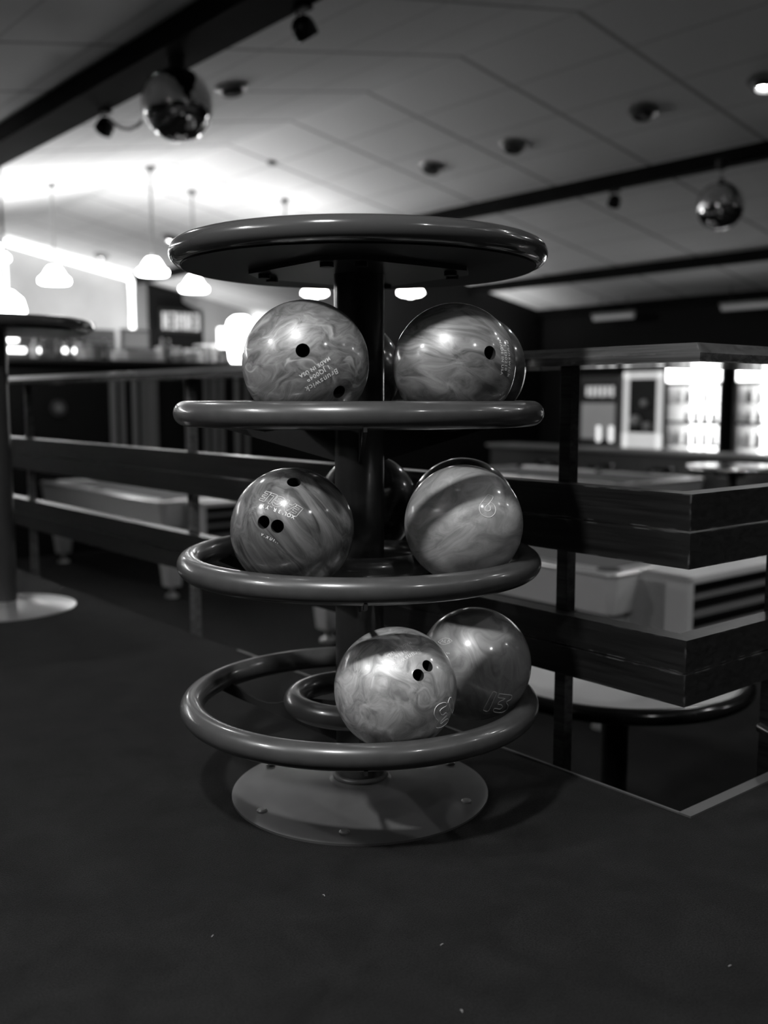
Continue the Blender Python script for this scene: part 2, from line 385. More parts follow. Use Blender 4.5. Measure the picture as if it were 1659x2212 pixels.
def outline(parent, fr, txt, size, shear=0, rad=.00045, name='number_outline', space=1.0):
    n, r, up = fr
    me = text_mesh(txt, size, shear, space, size*.035); t = bmesh.new(); t.from_mesh(me); bpy.data.meshes.remove(me)
    bmesh.ops.remove_doubles(t, verts=t.verts, dist=1e-6)
    ed = [e for e in t.edges if len(e.link_faces) == 1]; nxt = {}
    for e in ed:
        for v in e.verts: nxt.setdefault(v, []).append(e.other_vert(v))
    b = B(); seen = set()
    for v0 in nxt:
        if v0 in seen: continue
        loop = [v0]; seen.add(v0); cur = v0
        while True:
            c = [q for q in nxt[cur] if q not in seen]
            if not c: break
            cur = c[0]; seen.add(cur); loop.append(cur)
        pts = []
        for i, v in enumerate(loop):
            a = v.co; c = loop[(i+1) % len(loop)].co; m = max(1, int((c-a).length/.002))
            for k in range(m): q = a.lerp(c, k/m); pts.append(wrap(n, r, up, q.x, q.y, .0001))
        b.tube(pts, rad, 6, closed=True)
    t.free(); return b.build(name, 'letter', parent, 180)
def polyline(parent, fr, loops, rad=.0004, name='emblem'):
    n, r, up = fr; b = B()
    for lp, closed in loops:
        pts = []
        m_ = len(lp)
        for i in range(m_ if closed else m_-1):
            a = Vector(lp[i]); c = Vector(lp[(i+1) % m_])
            for k in range(4): q = a.lerp(c, k/4); pts.append(wrap(n, r, up, q.x, q.y, .0001))
        if not closed: pts.append(wrap(n, r, up, lp[-1][0], lp[-1][1], .0001))
        b.tube(pts, rad, 6, closed=closed)
    return b.build(name, 'letter', parent, 180)

def traced(parent, cn, loops, ox, oy, sc, rad=.0006, name='number_outline'):
    # engraved outline following points on the ball's own surface
    b = B()
    for lp in loops:
        pts = []
        for i in range(len(lp)):
            p0, p1, p2, p3 = (Vector(lp[(i+k) % len(lp)]) for k in (-1, 0, 1, 2))
            for k in range(4):
                t = k/4; lin = p1.lerp(p2, t)
                cr = .5*((2*p1) + (p2-p0)*t + (2*p0-5*p1+4*p2-p3)*t*t + (3*p1-p0-3*p2+p3)*t**3)
                q = lin.lerp(cr, .7); pts.append(hit(cn, ox+q.x/sc, oy+q.y/sc)*(RB+.0001))
        b.tube(pts, rad, 6, closed=True)
    return b.build(name, 'letter', parent, 180)

def ball(label, ang, tier, m, holes=(), rho=.2285):
    a = radians(ang); h = sqrt((RB+.0232)**2 - .0995**2)
    cn = Vector((RX + rho*cos(a), RY + rho*sin(a), TIERS[tier] + h))
    bm = bmesh.new(); bmesh.ops.create_uvsphere(bm, u_segments=96, v_segments=64, radius=RB)
    me = bpy.data.meshes.new('bowling_ball'); bm.to_mesh(me); bm.free()
    me.materials.append(m)
    o = bpy.data.objects.new('bowling_ball', me); COL.objects.link(o); o.location = cn
    if holes:
        cb = B()
        for px, py, rr in holes:
            n = hit(cn, px, py); cb.cyl(n*(RB-.055), n*(RB+.01), rr, seg=40)
            cb.cyl(n*(RB-.0012), n*(RB+.01), rr*.97, rr*.97+.012, seg=40)
        cut = []
        # one cutter per hole solid, applied in turn
        cb.bm.free()
        for px, py, rr in holes:
            n = hit(cn, px, py)
            q = B(); mt = Matrix.Translation(n*(RB-.055)) @ n.to_track_quat('Z', 'Y').to_matrix().to_4x4()
            q.lathe([(0, 0), (rr, 0), (rr, .0535), (rr+.0014, .0552), (rr+.0014, .07), (0, .07)], 40, mat4=mt)
            c = q.build('cut', 'hole'); c.location = cn; cut.append(c)
        bpy.context.view_layer.update()
        for c in cut:
            md = o.modifiers.new('b', 'BOOLEAN'); md.operation = 'DIFFERENCE'; md.solver = 'EXACT'; md.object = c
            try: md.material_mode = 'TRANSFER'
            except Exception: pass
        dg = bpy.context.evaluated_depsgraph_get()
        nm = bpy.data.meshes.new_from_object(o.evaluated_get(dg), depsgraph=dg)
        o.modifiers.clear(); old = o.data; o.data = nm; bpy.data.meshes.remove(old)
        for c in cut: bpy.data.objects.remove(c)
        nm.name = 'bowling_ball'
    o.data.polygons.foreach_set('use_smooth', [True]*len(o.data.polygons))
    o.data.set_sharp_from_angle(angle=radians(32))
    tag(o, label, 'bowling ball', 'bowling balls on the rack')
    return o, cn

mb = lambda *a, **k: marble_mat(*a, **k)
b1, c1 = ball('swirled marble bowling ball with one clear hole on top tier left', -112, 0, mb('marble_swirl_grey', .14, .42, 2.3, 6, (1, 1, 1.9), (0, .5, .3), .5, .8), [(654, 757, .0108), (733, 847, .0105)])
lettering(b1, frame(c1, 688, 806, -.855, .52), [('Brunswick', .0128, .0135, .1), ('1 JQ0049', .0100, .0005, 0), ('MADE IN USA', .0084, -.0105, 0)])
b2, c2 = ball('marble bowling ball with single hole at front of top tier right', -41.5, 0, mb('marble_streak_grey', .11, .38, 9.1, 6, (.8, .8, 2.4), (.2, -.3, 0), .3, .25), [(1059, 762, .0112)])
lettering(b2, frame(c2, 1093, 772, .04, 1), [('Brunswick', .0135, .0125, .1), ('1 JD0218', .0105, -.0005, 0), ('MADE IN USA', .0088, -.0105, 0)])
ball('dark ball half hidden at far right edge of the top tier', 16.5, 0, mb('marble_dark', .03, .10, 4.4, 6))
ball('black ball mostly hidden behind the column on top tier', 96, 0, mb('marble_black', .01, .03, 1.4, 6))
b3, c3 = ball('striped dark marble bowling ball with three holes on middle tier', -119.5, 1, mb('marble_stripe', .05, .26, 5.5, 8, (1.9, 1.9, .22), (0, .64, 0), .12, .2),
              [(635, 1041, .0112), (569, 1128, .0105), (599, 1137, .0105)])
outline(b3, frame(c3, 608, 1085, -.90, -.42), 'EAGLE', .026, .15, .0004, 'word_outline', 1.0)
lettering(b3, frame(c3, 600, 1103, -.93, -.34), [("XOL' 3 R ..Y Y", .0088, 0, 0)])
lettering(b3, frame(c3, 582, 1163, .85, .4), [('V . X U I . .', .006, 0, .2)], 'lettering')
b4, c4 = ball('pale pearl bowling ball numbered 6 on middle tier', -32.6, 1, mb('pearl_pale', .34, .66, 7.7, 6, (1, 1, 1.8), (.3, .4, 0), .3, .1))
traced(b4, c4, [[(1125, 498), (1150, 506), (1183, 519), (1174, 545), (1150, 578), (1120, 608), (1096, 640), (1098, 668), (1122, 680), (1148, 668), (1154, 645), (1150, 625), (1136, 612), (1142, 592), (1165, 586), (1196, 612), (1211, 660), (1196, 708), (1152, 742), (1096, 736), (1050, 702), (1033, 650), (1042, 605), (1076, 560)]], 830, 970, 5.03)
ball('dark ball peeking above the numbered 6 ball on middle tier', 24.5, 1, mb('marble_dark2', .02, .07, 3.4, 6))
ball('black ball behind the column on the middle tier', 87, 1, mb('marble_black2', .012, .04, 8.4, 6))
b5, c5 = ball('pale marble bowling ball with two holes at front of lowest tier', -72.8, 2, mb('pearl_marble', .30, .74, 12.2, 7, (1, 1, 1), (0, .8, .5), .5, .5), [(904, 1458, .0095), (924, 1438, .0095)])
lettering(b5, frame(c5, 870, 1409, -.85, .52), [('Brunswick', .0128, .0125, .1), ('1 JD1165', .0098, .0005, 0), ('MADE IN USA', .0080, -.0100, 0)])
traced(b5, c5, [[(956, 735), (969, 728), (975, 745), (992, 820), (990, 840), (977, 852), (970, 835), (945, 775)], [(903, 770), (930, 770), (934, 790), (900, 812), (884, 830), (890, 856), (908, 862), (928, 845), (938, 860), (910, 890), (884, 918), (892, 928), (936, 892), (948, 902), (928, 932), (888, 958), (856, 960), (850, 940), (868, 905), (852, 890), (840, 855), (846, 815), (870, 785)]], 700, 1300, 3.53)
b6, c6 = ball('pearl bowling ball numbered 13 at right back of lowest tier', -13, 2, mb('pearl_grey', .20, .44, 15.5, 6, (1.6, 1.6, .8), (0, .2, .3), .25, .15))
traced(b6, c6, [[(1286, 688), (1314, 694), (1300, 730), (1254, 830), (1214, 824), (1236, 780)], [(1336, 702), (1380, 706), (1430, 713), (1424, 742), (1388, 764), (1402, 790), (1392, 822), (1352, 844), (1300, 840), (1290, 828), (1300, 812), (1340, 818), (1360, 800), (1350, 784), (1325, 780), (1335, 762), (1380, 738), (1328, 730)]], 700, 1300, 3.53)
polyline(b6, frame(c6, 961, 1385, 1, -.05), [([(-.016, 0), (-.008, .005), (0, .0065), (.008, .005), (.016, 0), (.008, -.005), (0, -.0065), (-.008, -.005)], True),
    ([(-.010, -.003), (-.006, .003), (-.003, -.003)], False), ([(0, .003), (0, -.003), (.003, -.003)], False), ([(.006, -.003), (.008, .003), (.011, -.002)], False)])
polyline(b6, frame(c6, 967, 1412, 1, .2), [([(-.004, 0), (-.002, .002), (0, -.001), (.002, .002), (.004, 0)], False)], name='engraved_mark')

# lint on the carpet
for (x, y), wl in (((460, 2023), 'leftmost one'), ((955, 2042), 'below the disc base'), ((700, 1935), 'nearest the disc base'), ((1577, 2088), 'rightmost one'), ((998, 2185), 'closest to the bottom edge')):
    d = ray(x, y); t = -EYE/d.z; p = Vector((0, 0, EYE)) + d*t; a = random.random()*3
    o = B().tube([(-.003*cos(a), -.003*sin(a), .001), (0, 0, .0022), (.003*cos(a+.6), .003*sin(a+.6), .001)], .0005, 5).build('lint_speck', 'light')
    o.location = p; tag(o, 'tiny pale lint speck lying on the dark carpet, ' + wl, 'lint', 'lint specks on the carpet')

# ================================================================ guard railing round the lower floor
rail = inroom(thing('guard_railing', 'dark wooden guard railing with worn double planks and shelf top behind the rack', 'railing'))
T = .045
def plank(z0, z1, alongu=True):
    if alongu: B().box(0, T, 0, 5.2, z0, z1, .003).build('plank', 'wood', rail)
    else: B().box(.0, 4.2, 0, T, z0, z1, .003).build('plank', 'wood', rail)
for z0, z1 in ((.539, .607), (.468, .535), (.272, .334), (.207, .268)):
    b = B()
    # mitred corner boards
    b.prism([(0, 0), (T, T), (T, 5.2), (0, 5.2)], z0, z1); b.build('plank', 'wood', rail)
    b = B(); b.prism([(0, 0), (4.2, 0), (4.2, T), (T, T)], z0, z1); b.build('plank', 'wood', rail)
zc0, zc1 = .846, .881
def counter(poly_lo, poly_hi, name='shelf_board'):
    bb = B(); lo = [bb.bm.verts.new((x, y, zc0)) for x, y in poly_lo]; mi = [bb.bm.verts.new((x, y, zc1-.019)) for x, y in poly_lo]; hi = [bb.bm.verts.new((x, y, zc1)) for x, y in poly_hi]
    bb.bm.faces.new(lo); bb.bm.faces.new(hi)
    for A, D in ((lo, mi), (mi, hi)):
        for i in range(4): bb.bm.faces.new((A[i], A[(i+1) % 4], D[(i+1) % 4], D[i]))
    return bb.build(name, 'counter', rail)
e = -.02; d = .21; q = .019
counter([(e, e), (d, d), (d, 5.2), (e, 5.2)], [(e+q, e+q), (d, d), (d, 5.2), (e+q, 5.2)])
counter([(e, e), (4.2, e), (4.2, d), (d, d)], [(e+q, e+q), (4.2, e+q), (4.2, d), (d, d)])
def rpost(w, u):
    b = B(); b.box(w-.0145, w+.0145, u-.0145, u+.0145, -.5, .846, .002); return b.build('post', 'post', rail)
for u in (.34, 1.97, 3.48): rpost(T+.0145, u)
for w in (.415, 2.0, 3.6): pp = rpost(w, T+.0145)
kb = B().cyl((.385, .06, .07), (.335, -.03, .07), .012, seg=14)
kb.lathe([(.027*sin(t), .027*cos(t)) for t in [pi*k/14 for k in range(15)]], 24, (.333, -.045, .07))
kb.build('knob', 'knob', rail, 40)

# ================================================================ second stand (left) : standing table
def stand_table(label, x, y):
    t = thing('standing_table', label, 'table', (x, y, 0))
    p = [(0, 1.067), (.31, 1.067)] + [(.3325 + .021*sin(a), 1.046 + .021*cos(a)) for a in [pi*k/10 for k in range(11)]] + [(0, 1.025)]
    B().lathe(p, 96).build('table_top', 'rack_top', t, 40)
    B().lathe([(.045, .02), (.045, 1.025)], 32).build('column', 'column', t, 30)
    B().lathe([(0, 1.0265), (.331, 1.0265), (.331, 1.022), (0, 1.022)], 64).build('underside_panel', 'rack_dark', t, 30)
    B().lathe([(0, .03), (.05, .03), (.12, .018), (.245, .007), (.2553, .004), (.2553, 0), (0, 0)], 64).build('base_plate', 'tabletrim', t, 25)
    return t
stand_table('round standing table with chrome disc base at left edge of carpet', -1.424, 3.68)

# ================================================================ round table below the platform
rt = thing('round_table', 'round white topped table with black rim on the lower floor behind the railing', 'table', (.738, 3.087, -.83))
B().lathe([(0, .745), (.385, .745), (.385, .72), (0, .72)], 96).build('table_top', 'white', rt, 30)
B().lathe([(.395 + .026*cos(a), .728 + .024*sin(a)) for a in [2*pi*k/16 for k in range(16)]], 96, close=True).build('rim', 'darkgloss', rt, 60)
B().lathe([(.043, .02), (.043, .72)], 32).build('column', 'dark', rt, 30)
B().lathe([(0, .04), (.05, .04), (.24, .01), (.25, 0), (0, 0)], 48).build('base_plate', 'dark', rt, 30)

# ================================================================ pool tables
def pool_table(label, w, u, L=2.6, Wd=1.4, box=True):
    t = inroom(thing('pool_table', label, 'pool table', group='pool tables on the lower floor'), w, u, -.83)
    c = .045
    def oct_(i=0, k=c): return [(k+i*.4, i), (Wd-k-i*.4, i), (Wd-i, k+i*.4), (Wd-i, L-k-i*.4), (Wd-k-i*.4, L-i), (k+i*.4, L-i), (i, L-k-i*.4), (i, k+i*.4)]
    b = B(); lo, hi = oct_(.03), oct_(.0)
    A = [b.bm.verts.new((x, y, .60)) for x, y in lo]; D = [b.bm.verts.new((x, y, .785)) for x, y in hi]
    b.bm.faces.new(A); b.bm.faces.new(D)
    for i in range(8): b.bm.faces.new((A[i], A[(i+1) % 8], D[(i+1) % 8], D[i]))
    b.build('cabinet', 'table', t)
    # rail frame with inner opening
    b = B(); rings = []
    for poly, z in ((oct_(0), .783), (oct_(-.006), .787), (oct_(-.006), .795), (oct_(-.001), .802), (oct_(.010), .806), (oct_(.10), .806), (oct_(.112), .79)):
        rings.append([b.bm.verts.new((x, y, z)) for x, y in poly])
    for A, D in zip(rings, rings[1:]):
        for i in range(8): b.bm.faces.new((A[i], A[(i+1) % 8], D[(i+1) % 8], D[i]))
    b.build('rail_frame', 'tabletrim', t, 60)
    B().prism(oct_(.11), .786, .790).build('playing_cloth', 'cloth', t)
    for x, y in ((.09, .09), (Wd-.09, .09), (.09, L-.09), (Wd-.09, L-.09), (.06, L/2), (Wd-.06, L/2)):
        B().lathe([(0, .8075), (.06, .8075), (.06, .79)], 20, (x, y, 0)).build('pocket', 'dark', t, 30)
    B().box(.30, Wd-.30, .30, L-.30, .52, .60).build('underframe', 'dark', t)
    for x, y in ((.16, .16), (Wd-.16, .16), (.16, L-.16), (Wd-.16, L-.16)):
        b = B(); v0 = [b.bm.verts.new((x+sx*.055, y+sy*.055, .09)) for sx, sy in ((-1, -1), (1, -1), (1, 1), (-1, 1))]
        v1 = [b.bm.verts.new((x+sx*.10, y+sy*.10, .61)) for sx, sy in ((-1, -1), (1, -1), (1, 1), (-1, 1))]
        b.bm.faces.new(v0); b.bm.faces.new(v1)
        for i in range(4): b.bm.faces.new((v0[i], v0[(i+1) % 4], v1[(i+1) % 4], v1[i]))
        lg = b.build('leg', 'table', t)
        B().lathe([(0, .09), (.018, .09), (.018, .035), (.05, .02), (.055, 0), (0, 0)], 20, (x, y, 0)).build('foot', 'tabletrim', lg, 30)
    if box:
        # ball return box with slatted window on the near short side
        x0, x1 = .20, 1.12; y0, y1 = -.27, .06
        b = B(); b.box(x0, x0+.05, y0, y1, .50, .80, .008); b.box(x1-.05, x1, y0, y1, .50, .80, .008); b.box(x0, x1, y0, y1, .765, .80, .008); b.box(x0, x1, y0+.12, y1, .50, .765)
        bx = b.build('ball_return_box', 'table', t)
        for k in range(3): B().box(x0+.05, x1-.05, y0+.02, y0+.12, .515+.085*k, .53+.085*k).build('slat', 'grey', bx)
        B().box(x0+.04, x1-.04, y0+.10, y0+.115, .50, .77).build('dark_window', 'dark', bx)
    return t
pool_table('pale pool table nearest the railing corner at right', 2.12, 1.79)
pool_table('pale pool table further off behind the left railing', 2.03, 6.1)
pool_table('pale pool table at the far right before the drink coolers', 6.1, 4.75, box=False)

# ================================================================ roof beams
for i, (w, bw, bh, lb) in enumerate(((1.42, .30, .17, 'heavy dark roof beam at upper left above the mirror ball'), (6.72, .12, .13, 'long dark roof beam crossing behind the small mirror ball'),
                       (9.36, .12, .12, 'dark roof beam above the strip lights, parallel to the others'), (10.93, .14, .10, 'dark wall beam along the top of the right wall'))):
    u1 = 16.3 if w < 7 else 10.1
    o = inroom(B().box(-bw/2, bw/2, -3.6, u1, -bh, .06).build('roof_beam', 'beam'), w, 0, HZ(w))
    tag(o, lb, 'beam')
# ================================================================ ceiling lamps
def ceil_frame(o, w, u, drop=0):
    """stand an object on the sloping ceiling, its z axis along the ceiling normal"""
    s = SLOPE if w > R_ else -SLOPE
    o.location = P3(w, u, HZ(w)-drop)
    o.rotation_euler = (Matrix.Rotation(ROT, 3, 'Z') @ Matrix.Rotation(s, 3, 'Y')).to_euler(); return o
def downlight(label, w, u, lit=False, power=0, size=.12, spread=150):
    t = ceil_frame(thing('downlight', label, 'ceiling lamp', group='ceiling downlights'), w, u)
    B().lathe([(.075, .01), (.13, -.002), (.135, -.02), (.12, -.035), (.088, -.04), (.075, -.02)], 40, close=True).build('trim_ring', 'bolt', t, 40)
    B().lathe([(.085, -.038), (.08, -.075), (.062, -.08), (.055, -.02)], 32).build('baffle', 'charcoal', t, 40)
    B().lathe([(0, -.070), (.03, -.066), (.055, -.05), (.055, -.02)], 24).build('lens', 'lens_on' if lit else 'lens_off', t, 50)
    if power:
        ld = bpy.data.lights.new('lamp_light', 'AREA'); ld.shape = 'DISK'; ld.size = size; ld.energy = power; ld.spread = radians(spread)
        lo = bpy.data.objects.new('lamp_light', ld); COL.objects.link(lo); lo.parent = t; lo.location = (0, 0, -.085)
    return t
downlight('unlit ceiling downlight right beside the large mirror ball', 2.63, 5.93)
downlight('unlit ceiling downlight, leftmost of the dark row on right slope', 5.63, 6.92)
downlight('unlit ceiling downlight, middle of the dark row on right slope', 5.63, 5.76)
downlight('unlit ceiling downlight, largest and rightmost dark one', 5.63, 4.28)
downlight('lit ceiling downlight cut by the right picture edge', 5.67, 3.2, True, P_FAR)
downlight('lit ceiling downlight just left of the rack table top', 5.66, 12.76, True, P_FAR)
downlight('lit ceiling downlight farthest away by the glowing strip', 5.66, 15.2, True, P_FAR)
downlight('lit ceiling downlight overhead close to the camera', -1.70, -.30, True, P_KEY, .16)
downlight('lit ceiling downlight overhead far to the left', -2.6, 1.1, True, P_LEFT, .14)
downlight('lit ceiling downlight overhead to the right of the railing corner', 3.5, -1.45, True, P_RIGHT, .14)
for w, u, wl in ((5.63, -.6, 'right side'), (5.63, -2.6, 'right side near the back wall'), (2.63, -.9, 'middle'), (2.63, -2.9, 'middle near the back wall'), (-.4, -2.4, 'left of middle near the back wall'), (-.4, 3.2, 'left side over the platform')):
    downlight('added lit ceiling downlight overhead outside the picture, ' + wl, w, u, True, P_ROW, .12)  # unseen lamps added for fill light and reflections
# wall uplights out of view added to wash the near ceiling
for w, u, wl in ((-3.2, 1.0, 'left wall'), (7.5, -3.3, 'near wall at right'), (1.5, -3.3, 'near wall at left')):
    t = inroom(thing('added_wall_uplight', 'added unseen half round wall uplight on the ' + wl, 'wall lamp', group='added wall uplights behind the camera'), w, u, 1.62)
    B().lathe([(.03, -.08), (.10, -.03), (.13, .06), (.125, .06), (.095, -.02), (.03, -.07)], 28).build('bowl_shade', 'light', t, 40)
    ld = bpy.data.lights.new('lamp_light', 'AREA'); ld.shape = 'DISK'; ld.size = .2; ld.energy = P_WALL
    lo = bpy.data.objects.new('lamp_light', ld); COL.objects.link(lo); lo.parent = t; lo.location = (0, 0, .03); lo.rotation_euler = (pi, 0, 0)
# uplight troughs added around the bar to brighten the ceiling
for w0, w1, wl, uu, zz, pw in ((-3.2, -.2, 'left one, on the back bar cabinet', 10.95, 1.64, 3.2), (.6, 3.6, 'middle one, on the back bar cabinet', 10.95, 1.64, .75), (4.3, 8.6, 'right one, on the shelf along the far wall', 15.6, 1.4, .3), (8.5, 10.2, 'short one, on the dark partition wall', 9.95, 1.36, .10)):
    t = inroom(thing('added_uplight_trough', 'added narrow uplight trough behind the bar, ' + wl, 'uplight', group='added uplights over the bar'), 0, uu, zz)
    b = B(); b.box(w0, w1, -.08, -.07, 0, .06); b.box(w0, w1, .07, .08, 0, .06); b.box(w0, w1, -.08, .08, -.02, 0); b.build('trough', 'charcoal', t)
    ld = bpy.data.lights.new('added_tube_light', 'AREA'); ld.shape = 'RECTANGLE'; ld.size = w1-w0-.1; ld.size_y = .1; ld.energy = P_UP*pw
    lo = bpy.data.objects.new('added_tube_light', ld); COL.objects.link(lo); lo.parent = t; lo.location = ((w0+w1)/2, 0, .03); lo.rotation_euler = (pi, 0, 0)
for w, u, lb in ((4.68, 8.49, 'small round smoke detector on the bright ceiling'),):
    t = ceil_frame(tag(B().lathe([(0, -.035), (.04, -.033), (.055, -.01), (.055, .01)], 24).build('smoke_detector', 'grey', None, 40), lb, 'smoke detector'), w, u)

tag(inroom(B().box(4.2, 8.7, 15.4, 15.8, 0, 1.38, .01).build('low_shelf_unit', 'charcoal')), 'dark low shelf unit along the far wall behind the bar', 'shelf unit')
# mirror balls
def mirror_ball(label, w, u, z, dia, ztop):
    t = thing('mirror_ball', label, 'mirror ball', P3(w, u, z), group='mirror balls under the beams')
    bm = bmesh.new(); R = dia/2
    n = 42
    for i in range(n):
        a0, a1 = pi*i/n, pi*(i+1)/n; m = max(4, int(2*n*sin((a0+a1)/2)))
        for k in range(m):
            p0, p1 = 2*pi*k/m, 2*pi*(k+1)/m; j = .02
            am, pm = (a0+a1)/2, (p0+p1)/2
            nn = Vector((sin(am)*cos(pm), sin(am)*sin(pm), cos(am)))
            nn = (nn + Vector((random.uniform(-j, j), random.uniform(-j, j), random.uniform(-j, j)))).normalized()
            cc = nn*R
            vs = []
            for a, p in ((a0, p0), (a1, p0), (a1, p1), (a0, p1)):
                d = Vector((sin(a)*cos(p), sin(a)*sin(p), cos(a)))
                d = d*(R*cos(pi/n/1.4)/max(.5, d.dot(nn)))
                d = cc*.998 + (d-cc)*.95; vs.append(bm.verts.new(d))
            try: bm.faces.new(vs)
            except ValueError: pass
    bmesh.ops.recalc_face_normals(bm, faces=bm.faces)
    me = bpy.data.meshes.new('mirror_tiles'); bm.to_mesh(me); bm.free(); me.materials.append(M['mirror'])
    o = bpy.data.objects.new('mirror_tiles', me); COL.objects.link(o); o.parent = t
    B().lathe([(R*.965*sin(pi*k/24), R*.965*cos(pi*k/24)) for k in range(25)], 48).build('core', 'dark', t, 60)
    B().lathe([(0, R+.03), (.03, R+.03), (.03, R-.01)], 16).build('cap', 'grey', t, 40)
    B().cyl((0, 0, R), (0, 0, ztop-z-.05), .004, seg=8).build('chain', 'dark', t)
    B().lathe([(0, ztop-z+.0), (.05, ztop-z), (.05, ztop-z-.07), (.03, ztop-z-.085), (0, ztop-z-.085)], 20).build('motor', 'dark', t, 40)
    return t
mirror_ball('large mirror ball hanging from the heavy beam at upper left', 1.42, 4.55, 2.535, .425, HZ(1.42)-.17)
mirror_ball('small mirror ball hanging from the beam at upper right', 6.55, 4.10, 2.49, .415, HZ(6.6)-.13)

# spot lamps on the beams
def spot(label, w, u, z, tilt=.6, az=0):
    t = thing('spot_lamp', label, 'spotlight', P3(w, u, z), ROT+az, 'small spotlights on the beams')
    B().box(-.03, .03, -.05, .05, -.02, .0).build('bracket', 'dark', t)
    mt = Matrix.Translation((0, 0, -.10)) @ Matrix.Rotation(tilt, 4, 'Y')
    B().lathe([(0, .055), (.03, .052), (.055, .03), (.064, 0), (.064, -.055), (.055, -.06), (.03, -.04), (0, -.035)], 28, mat4=mt).build('lamp_head', 'darkgloss', t, 35)
    B().cyl((0, .055, -.10), (0, .055, -.01), .006, seg=8).build('arm', 'dark', t); return t
zb = HZ(1.42)-.17
spot('black spotlight on heavy beam left of the large mirror ball', 1.55, 5.85, zb, .5)
spot('black spotlight on heavy beam at the top edge of picture', 1.55, 3.42, zb, -.6)
spot('black spotlight on the beam left of the small mirror ball', 6.75, 5.42, HZ(6.75)-.13, .4)
def at(px, py, Y): d = ray(px, py); t = Y/d.y; return Vector((0, 0, EYE)) + d*t
# cable loop
o = B().tube([at(236, 258, 6.9), at(248, 268, 6.85), at(262, 277, 6.75), at(280, 280, 6.6), at(298, 272, 6.45), at(306, 262, 6.4)], .010, 8).build('hanging_cable', 'charcoal')
tag(o, 'thin cable loop sagging left of the large mirror ball', 'cable')

# pendant lamps
def pendant(label, x, y, z, s=1.0, shape=0):
    w = (x-CX)*Wv.x + (y-CY)*Wv.y
    t = thing('pendant_lamp', label, 'pendant lamp', (x, y, z), 0, 'opal pendant lamps over the bar')
    if shape == 0: p = [(.03, .16), (.06, .155), (.09, .12), (.13, .05), (.175, .015), (.178, -.02), (.16, -.035), (0, -.04)]
    elif shape == 1: p = [(0, .075), (.08, .072), (.12, .045), (.17, .01), (.178, -.02), (.13, -.045), (.05, -.05), (.03, -.07), (0, -.075)]
    else: p = [(0, .17), (.07, .16), (.15, .09), (.18, -.02), (0, -.02)]
    B().lathe([(r*s, q*s) for r, q in p], 32).build('glass_shade', 'pendant', t, 60)
    B().cyl((0, 0, .15*s if shape == 0 else .06*s), (0, 0, HZ(w)-z), .012, seg=8).build('rod', 'grey', t)
    B().lathe([(0, HZ(w)-z), (.06, HZ(w)-z), (.05, HZ(w)-z-.05), (0, HZ(w)-z-.05)], 20).build('ceiling_rose', 'grey', t, 30)
for px, py, Y, sh, lb in ((118, 606, 11.93, 0, 'glowing pendant lamp, second from the left picture edge'), (330, 588, 11.75, 0, 'glowing pendant lamp just left of the rack table top'),
        (419, 624, 12.81, 0, 'glowing pendant lamp right under the left end of table top'), (680, 632, 13.9, 1, 'flat glowing pendant lamp directly above the top left ball'),
        (887, 631, 13.9, 1, 'flat glowing pendant lamp right of the rack column'), (-16, 556, 11.0, 0, 'glowing pendant lamp cut by the left picture edge, upper one'),
        (12, 668, 9.2, 2, 'glowing dome lamp above the standing table at left edge'), (617, 575, 12.6, 0, 'glowing pendant lamp hidden behind the rack table top')):
    p = at(px, py, Y); pendant(lb, p.x, p.y, p.z, 1.0, sh)

# glowing strips round the bar opening
def strip(label, pts, r=.05):
    o = inroom(B().tube(pts, r, 12).build('light_strip', 'strip', None, 60)); return tag(o, label, 'light strip', 'glowing strips on the far wall')
strip('long glowing strip sloping down under the ceiling and down the far wall', [(4.3, 15.95, HZ(4.3)-.09), (6.50, 15.95, HZ(6.50)-.10), (6.54, 15.95, HZ(6.50)-.14), (6.54, 15.95, 1.93)])
strip('added glowing strip sloping down the left half of the far wall, outside the picture', [(3.9, 15.95, HZ(3.9)-.27), (-1.5, 15.95, HZ(-1.5)-.27)])  # added out of view to give the left side more light
strip('glowing vertical strip at the left picture edge', [(4.32, 16.05, 3.2), (4.32, 16.05, 2.3)], .04)
strip('left one of the twin vertical glowing strips behind the top left ball', [(9.36, 16.2, HZ(9.36)-.06), (9.36, 16.2, 1.9)], .05)
strip('right one of the twin vertical glowing strips behind the top left ball', [(9.55, 16.2, HZ(9.55)-.06), (9.55, 16.2, 1.9)], .05)

# sign with lit characters on the dark panel
sg = inroom(thing('lit_sign', 'dark sign with blurred lit characters left of the top left ball', 'sign'), 7.2, 16.1, 2.05)
B().box(-.02, .88, .04, .10, -.02, .42).build('sign_board', 'dark', sg)
for k in range(5):
    x = .03 + .16*k
    b = B()
    if k in (0, 3): b.box(x, x+.035, 0, .03, .03, .34); b.box(x+.08, x+.115, 0, .03, .03, .34); b.box(x, x+.115, 0, .03, .17, .20)
    elif k in (1, 4): b.box(x, x+.11, 0, .03, .31, .34); b.box(x, x+.11, 0, .03, .17, .20); b.box(x, x+.11, 0, .03, .03, .06); b.box(x+.08, x+.115, 0, .03, .03, .34)
    else: b.box(x, x+.03, 0, .03, .03, .34); b.box(x+.09, x+.12, 0, .03, .03, .34); b.box(x+.03, x+.09, 0, .03, .22, .26)
    b.build('lit_character', 'sign_glow', sg)

